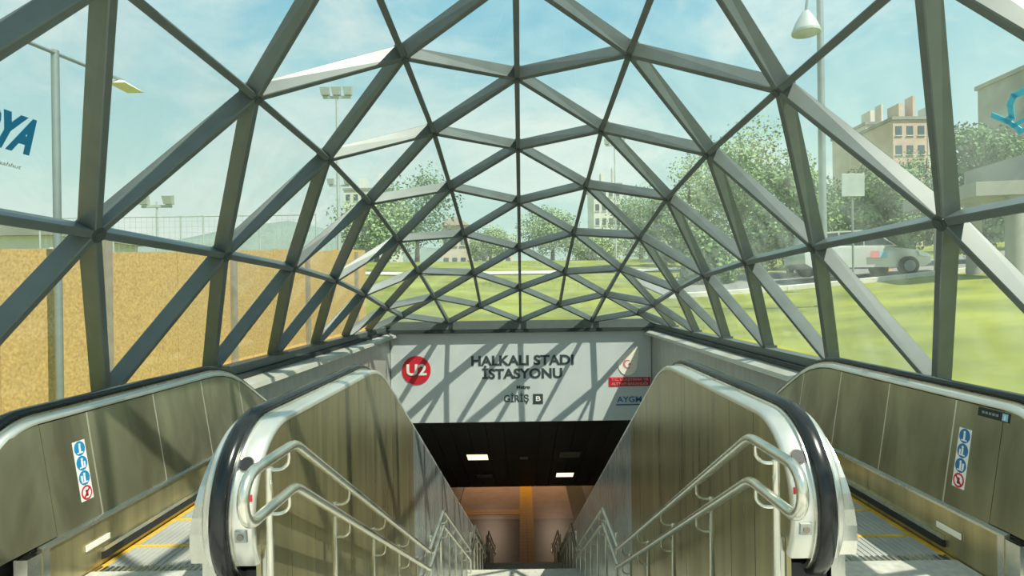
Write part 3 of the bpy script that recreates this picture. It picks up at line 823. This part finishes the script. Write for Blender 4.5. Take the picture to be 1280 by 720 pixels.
b = MB(); b.tube([(0, 0, 9.3 - z), (-.15, 0, 9.25 - z), (-.32, 0, 8.9 - z), (-.36, 0, 8.55 - z)], .035, 8); b.build('arm', M['pole'], t, smooth=True)
b = MB(); b.tube([(-.36, 0, 8.58 - z), (-.36, 0, 8.45 - z), (-.36, 0, 8.30 - z), (-.36, 0, 8.08 - z)], .08, 16, 0, .34); b.disc((-.36, 0, 8.08 - z), (0, 0, -1), .34, .06, 16); b.build('lamp_head', M['farpole'], t, smooth=True)
def flood(X, top, y, label, n=3, r=.09):
    p = px(X, top, y); t, z = pole_thing('floodlight_mast', label, 'floodlight mast', p.x, y, p.z, r, r * .6, 'floodlight masts', M['farpole'])
    b = MB(); b.box(-.6, .6, -.05, .05, p.z - z - .25, p.z - z - .15); b.build('cross_bar', M['farpole'], t)
    for i in range(n):
        b = MB(); x = -.5 + i / max(1, n - 1); b.hexa([(x - .16, -.12, p.z - z - .12), (x + .16, -.12, p.z - z - .12), (x + .16, .10, p.z - z - .12), (x - .16, .10, p.z - z - .12), (x - .2, -.2, p.z - z + .2), (x + .2, -.2, p.z - z + .2), (x + .2, .0, p.z - z + .25), (x - .2, .0, p.z - z + .25)]); b.build('floodlight', M['greyprint'], t)
flood(421, 116, 26, 'tallest floodlight mast, above the far end of the hoarding')
flood(424, 228, 36, 'short floodlight mast just behind the hoarding end', 2)
flood(768, 178, 40, 'thin floodlight mast beyond the right of the canopy end', 2, .07)
flood(196, 252, 24, 'low floodlight mast behind the middle of the hoarding', 2, .06)
p = px(1065, 232, 18); t, z = pole_thing('road_sign', 'square pale road sign seen from behind on a thin pole by the trees', 'road sign', p.x, p.y, p.z + .2, .03)
b = MB(); b.box(-.35, .35, -.06, -.035, p.z - z - .34, p.z - z + .36); b.build('sign_plate', M['farpole'], t, bevel=.01)
# mesh fence behind the hoarding
t = tag(empty('mesh_fence', (-11, 21, 1.5)), 'tall thin mesh fence standing behind the tan hoarding', 'fence')
fx = [-17, -14.4, -12, -11.2, -9.2, -7.2]
for x in fx:
    b = MB(); b.tube([(x, 21, ground_h(x, 21)), (x, 21, 4.45)], .03, 8); local(b.build('fence_post', M['farpole'], t))
b = MB()
b.tube([(-17, 21, 4.42), (-7.2, 21, 4.42)], .02, 6); b.tube([(-17, 21, 3.0), (-7.2, 21, 3.0)], .015, 6)
for i in range(50): b.box(-17 + i * .2 - .003, -17 + i * .2 + .003, 20.997, 21.003, 2.2, 4.42)
for i in range(11): b.box(-17, -7.2, 20.997, 21.003, 2.25 + i * .2, 2.256 + i * .2)
local(b.build('wire_mesh', M['farpole'], t))
# retaining wall at far right
P0, P1 = px(1213, 215, 21), px(1330, 180, 16.5); d_ = (P1 - P0); d_.z = 0; d_.normalize(); n_ = Vector((-d_.y, d_.x, 0))
if n_.y < 0: n_ = -n_
t = tag(empty('ramp', (P0.x, P0.y, 2.0)), 'dark grey concrete ramp on round piers at the far right under the grey tower', 'ramp')
q0, q1 = P0 + n_ * 2.2, P1 + n_ * 2.2
def slab4(b, lo, hi, a, c, a2, c2): b.hexa([(p.x, p.y, p.z + lo) for p in (a, c, c2, a2)] + [(p.x, p.y, p.z + hi) for p in (a, c, c2, a2)])
b = MB(); slab4(b, -1.35, -.95, P0, P1, q0, q1); local(b.build('deck', M['greyb'], t))
b = MB(); slab4(b, -.95, 0, P0, P1, P0 + n_ * .2, P1 + n_ * .2); local(b.build('parapet', M['greyb'], t))
for k in (.06, .5, .94):
    c = P0.lerp(P1, k) + n_ * 1.1; b = MB(); b.tube([(c.x, c.y, ground_h(c.x, c.y) - .2), (c.x, c.y, c.z - 1.3)], .22, 14); local(b.build('pier', M['greyb'], t, smooth=True))
for X, Y, y in ((1138, 268, 23),):
    p = px(X, Y, y)
    for i, dx in enumerate((-.95, .0)):
        x = p.x + dx; zz = ground_h(x, y) + .05
        t = tag(empty('traffic_cone', (x, y, zz)), ('orange traffic cone further left behind the silver car' if i == 0 else 'orange traffic cone further right behind the silver car'), 'traffic cone', 'orange traffic cones')
        b = MB(); b.tube([(0, 0, 0), (0, 0, .05), (0, 0, .5), (0, 0, .7)], .17, 14, 0, .09); b.build('body', M['cone'], t, smooth=True)
        b = MB(); b.tube([(0, 0, .28), (0, 0, .42)], .155, 14, 0, .14); b.build('white_band', M['white'], t, smooth=True)

# ------------------------------------------------------------------ car on the road
cx_ = px(1108, 345, 21.2).x; cy_ = 21.6; cz_ = ground_h(cx_, cy_ - .9) + .08
car = tag(empty('car', (cx_ - .9, cy_, cz_)), 'silver estate car with a blue door badge driving along the road beyond the lawn', 'car')
prof = [(-2.2, .45), (-2.22, .80), (-2.15, 1.02), (-1.2, 1.05), (.7, 1.02), (1.75, .90), (2.15, .72), (2.22, .45), (1.95, .30), (-1.95, .30)]
b = MB(); b.loft([[(x, yy * (.9 if k in (0, 3) else 1), z * (1 if k in (1, 2) else .985)) for x, z in prof] for k, yy in enumerate((-.92, -.82, .82, .92))])
body = b.build('body', M['carpaint'], car, smooth=True, angle=35)
b = MB(); b.loft([[(x * .97 if abs(yy) > .7 else x, yy, z) for x, z in ((-2.05, 1.03), (-1.85, 1.55), (-.2, 1.62), (.35, 1.55), (1.15, 1.03))] for yy in (-.72, -.6, .6, .72)]); b.build('cabin', M['carpaint'], car, smooth=True, angle=35)
for pts in (((-1.85, 1.08), (-1.72, 1.48), (-1.0, 1.53), (-.95, 1.08)), ((-.88, 1.08), (-.92, 1.535), (-.15, 1.56), (-.1, 1.08)), ((-.03, 1.08), (-.08, 1.55), (.32, 1.49), (.95, 1.08))):
    b = MB(); b.loft([[(x, yy, z) for x, z in pts] for yy in (-.745, -.715)]); b.build('window', M['carglass'], car)
b = MB(); b.loft([[(.42, -.6, 1.54), (1.18, -.66, 1.06), (1.18, .66, 1.06), (.42, .6, 1.54)], [(.46, -.6, 1.56), (1.22, -.66, 1.08), (1.22, .66, 1.08), (.46, .6, 1.56)]]); b.build('windscreen', M['carglass'], car)
for x in (-1.35, 1.38):
    for yy, n in ((-.94, -1), (.94, 1)):
        b = MB(); b.disc((x, yy - n * .2, .33), (0, n, 0), .33, .22, 24); wv = b.build('wheel', M['tyre'], car, smooth=True)
        b = MB(); b.disc((x, yy + n * .021, .33), (0, n, 0), .20, .012, 20)
        b.build('hub_cap', M['pole'], wv)
for yy in (-.7, .7):
    b = MB(); b.hexa([(1.78, yy - .2, .68), (2.24, yy - .14, .62), (2.24, yy + .14, .62), (1.78, yy + .2, .68), (1.72, yy - .2, .86), (2.12, yy - .14, .76), (2.12, yy + .14, .76), (1.72, yy + .2, .86)]); b.build('headlight', M['headlight'], car)
b = MB(); b.box(.05, .35, -.93, -.922, .62, .86, 0); b.box(.35, .62, -.93, -.922, .62, .86, 1); b.build('door_badge', [M['pinkred'], M['paleblue']], car)

# ------------------------------------------------------------------ trees
def tree(label, x, y, h, rad, leafm, seed, base=.28, n=9000, leaf=.19, group='trees beyond the road'):
    rnd = random.Random(seed); z = ground_h(x, y) - .1
    t = tag(empty('tree', (x, y, z)), label, 'tree', group)
    H = h - z
    b = MB(); b.tube([(0, 0, 0), (.05, 0, H * .3), (-.05, .05, H * .6), (0, 0, H * .85)], .05 * rad + .06, 9, 0, .03)
    clumps = []
    for i in range(20):
        a = rnd.uniform(0, 2 * PI); u = rnd.uniform(-.75, .85); rr = math.sqrt(max(0, 1 - u * u)) * rad * rnd.uniform(.35, .8)
        c = Vector((rr * math.cos(a), rr * math.sin(a), H * (base + (1 - base) * (.5 + .5 * u) * .92))); clumps.append((c, rad * rnd.uniform(.36, .58)))
        if i < 8: b.tube([(0, 0, min(c.z * .75, H * .7)), tuple(c * .6 + Vector((0, 0, c.z * .32))), tuple(c)], .05, 5, 0, .015)
    b.build('trunk', M['bark'], t, smooth=True)
    b = MB()
    for i in range(n):
        c, r = clumps[rnd.randrange(len(clumps))]
        v = Vector((rnd.gauss(0, 1), rnd.gauss(0, 1), rnd.gauss(0, 1))).normalized() * r * rnd.random() ** .4
        p = c + v; nn = (v.normalized() + Vector((rnd.gauss(0, .6), rnd.gauss(0, .6), rnd.gauss(0, .6) + .3))).normalized()
        u = nn.orthogonal().normalized(); wv = nn.cross(u); a = rnd.uniform(0, PI); u, wv = u * math.cos(a) + wv * math.sin(a), wv * math.cos(a) - u * math.sin(a)
        l = leaf * rnd.uniform(.6, 1.3)
        b.add([p - u * l * .5, p + wv * l * .32, p + u * l * .5, p - wv * l * .32], [(0, 1, 2, 3)])
    b.build('foliage', leafm, t)
L = [M['leaf0'], M['leaf1'], M['leaf2'], M['leaf3']]
def tpx(X, top, y, rad, k, label, **kw):
    p = px(X, top, y); tree(label, p.x, y, p.z, rad, L[k], int(X * 7 + y), **kw)
tpx(925, 142, 31, 2.8, 1, 'tall pale green tree between the two right-hand rib lines, left of the street lamp', base=.06)
tpx(862, 200, 40,  2.6, 3, 'lighter rounded tree left of the tall pale green tree', base=.06)
tpx(985, 185, 24.5, 1.9, 0, 'dark bushy tree just left of the street lamp', base=.06)
tpx(1060, 195, 35, 2.3, 2, 'dark tree behind the square road sign', base=.06)
tpx(1108, 205, 27, 1.8, 0, 'green tree to the right of the square road sign', base=.06)
tpx(1158, 178, 42, 2.9, 2, 'dark round tree below the beige apartment block', base=.06)
tpx(1012, 240, 28, 1.0, 3, 'low light green tree behind the street lamp foot', base=.1)
tpx(1222, 150, 23.5, 1.7, 2, 'tree in front of the grey tower at far right', base=.06)
tpx(1275, 165, 29, 2.0, 0, 'tree rising over the concrete ramp wall at far right', base=.06)
tpx(800, 232, 52, 3.0, 1, 'pale tree beyond the right of the canopy end', base=.06)
tpx(830, 245, 36, 1.4, 0, 'middle green tree at the end of the right-hand tree line', base=.06)
tpx(690, 270, 52, 3.0, 1, 'small far tree just right of the crown rib')
tpx(520, 222, 66, 5.0, 2, 'broad far tree left of the crown rib', n=6000, leaf=.36)
tpx(470, 262, 48, 3.4, 1, 'far tree beyond the end of the hoarding', n=5000, leaf=.3)
tpx(612, 292, 60, 2.6, 3, 'low far tree in front of the gabled house')
tpx(745, 300, 48, 2.4, 3, 'low far bush tree in front of the white tower', base=.05)
tpx(885, 292, 24, 1.2, 0, 'low shrub tree by the near end of the road', base=.05)
tpx(950, 278, 28.5, 1.1, 2, 'dark shrub beside the road left of the silver car', base=.05)

# ------------------------------------------------------------------ buildings
def building(label, X0, X1, top, y, depth, wm, cols, rows, roof=None, base_z=0.0, gable=False, slant=0.0):
    a, c = px(X0, top, y), px(X1, top, y); x0, x1, h = a.x, c.x, max(a.z, c.z)
    z0 = ground_h((x0 + x1) / 2, y) - 1
    t = tag(empty('building', ((x0 + x1) / 2, y, z0)), label, 'building', 'buildings in the distance')
    b = MB(); b.box(x0, x1, y, y + depth, z0, h); local(b.build('wall', wm, t))
    if gable:
        b = MB(); m = (x0 + x1) / 2; b.loft([[(x0 - .4, yy, h), (x1 + .4, yy, h), (m, yy, h + (x1 - x0) * .35)] for yy in (y - .4, y + depth + .4)]); local(b.build('roof', M['pinkpl'], t))
    else:
        b = MB(); b.box(x0 - .25, x1 + .25, y - .25, y + depth + .25, h, h + .5); local(b.build('roof', M['greyb'], t))
        if rows > 2: b = MB(); b.box(x0 + (x1 - x0) * .3, x0 + (x1 - x0) * .45, y + 1, y + 4, h + .5, h + 3); b.box(x0 + (x1 - x0) * .72, x0 + (x1 - x0) * .8, y + 1, y + 3, h + .5, h + 4.2); local(b.build('stair_tower', wm, t))
    lo = h - rows * 3.1 - .6
    for i in range(cols):
        for j in range(rows):
            cx = x0 + (x1 - x0) * (i + .5) / cols; wz = h - 1.0 - 3.1 * j; ww = (x1 - x0) / cols * .28
            b = MB(); b.box(cx - ww, cx + ww, y - .06, y + .05, wz - 1.5, wz, 0); b.box(cx - ww - .1, cx + ww + .1, y - .16, y + .02, wz - 1.62, wz - 1.5, 1); local(b.build('window', [M['winb'], M['whiteb']], t))
    return t
building('beige and pink apartment block above the trees, right of the road sign', 1116, 1158, 150, 95, 12, M['pinkpl'], 3, 4)
building('pale beige apartment block left of the pink one above the trees', 1082, 1115, 156, 112, 12, M['plaster'], 3, 4)
building('pale grey block at the right edge of the apartment row', 1160, 1186, 152, 98, 12, M['whiteb'], 2, 4)
t = building('tall grey concrete tower block at the far right', 1365, 1560, 50, 60, 15, M['greyb'], 5, 6)
building('white tower block far beyond the canopy end right of the crown rib', 742, 776, 232, 130, 12, M['whiteb'], 4, 8)
building('beige gabled house far beyond the left of the crown rib', 552, 584, 282, 75, 8, M['plaster'], 3, 2, gable=True)
building('pale slab block far behind the floodlight masts', 430, 488, 238, 140, 14, M['whiteb'], 6, 6)
building('low beige block far behind the gabled house', 590, 640, 312, 70, 8, M['plaster'], 5, 1)
building('low white shed behind the near end of the hoarding', -60, 62, 296, 26, 6, M['whiteb'], 5, 1)

# far hills
b = MB(); pts = [(-260, 14), (-200, 22), (-160, 27), (-130, 33), (-105, 36), (-80, 30), (-50, 24), (-20, 20), (20, 20), (60, 25), (110, 24), (180, 20), (260, 14)]
b.loft([[(x, 230, 0) for x, _ in pts], [(x, 245, h * .7) for x, h in pts], [(x, 270, h) for x, h in pts], [(x, 320, 0) for x, h in pts]], 0, False, False)
struct(b.build('hills', M['hill'], None, True, angle=80), 'low hazy hills on the horizon', 'hills')
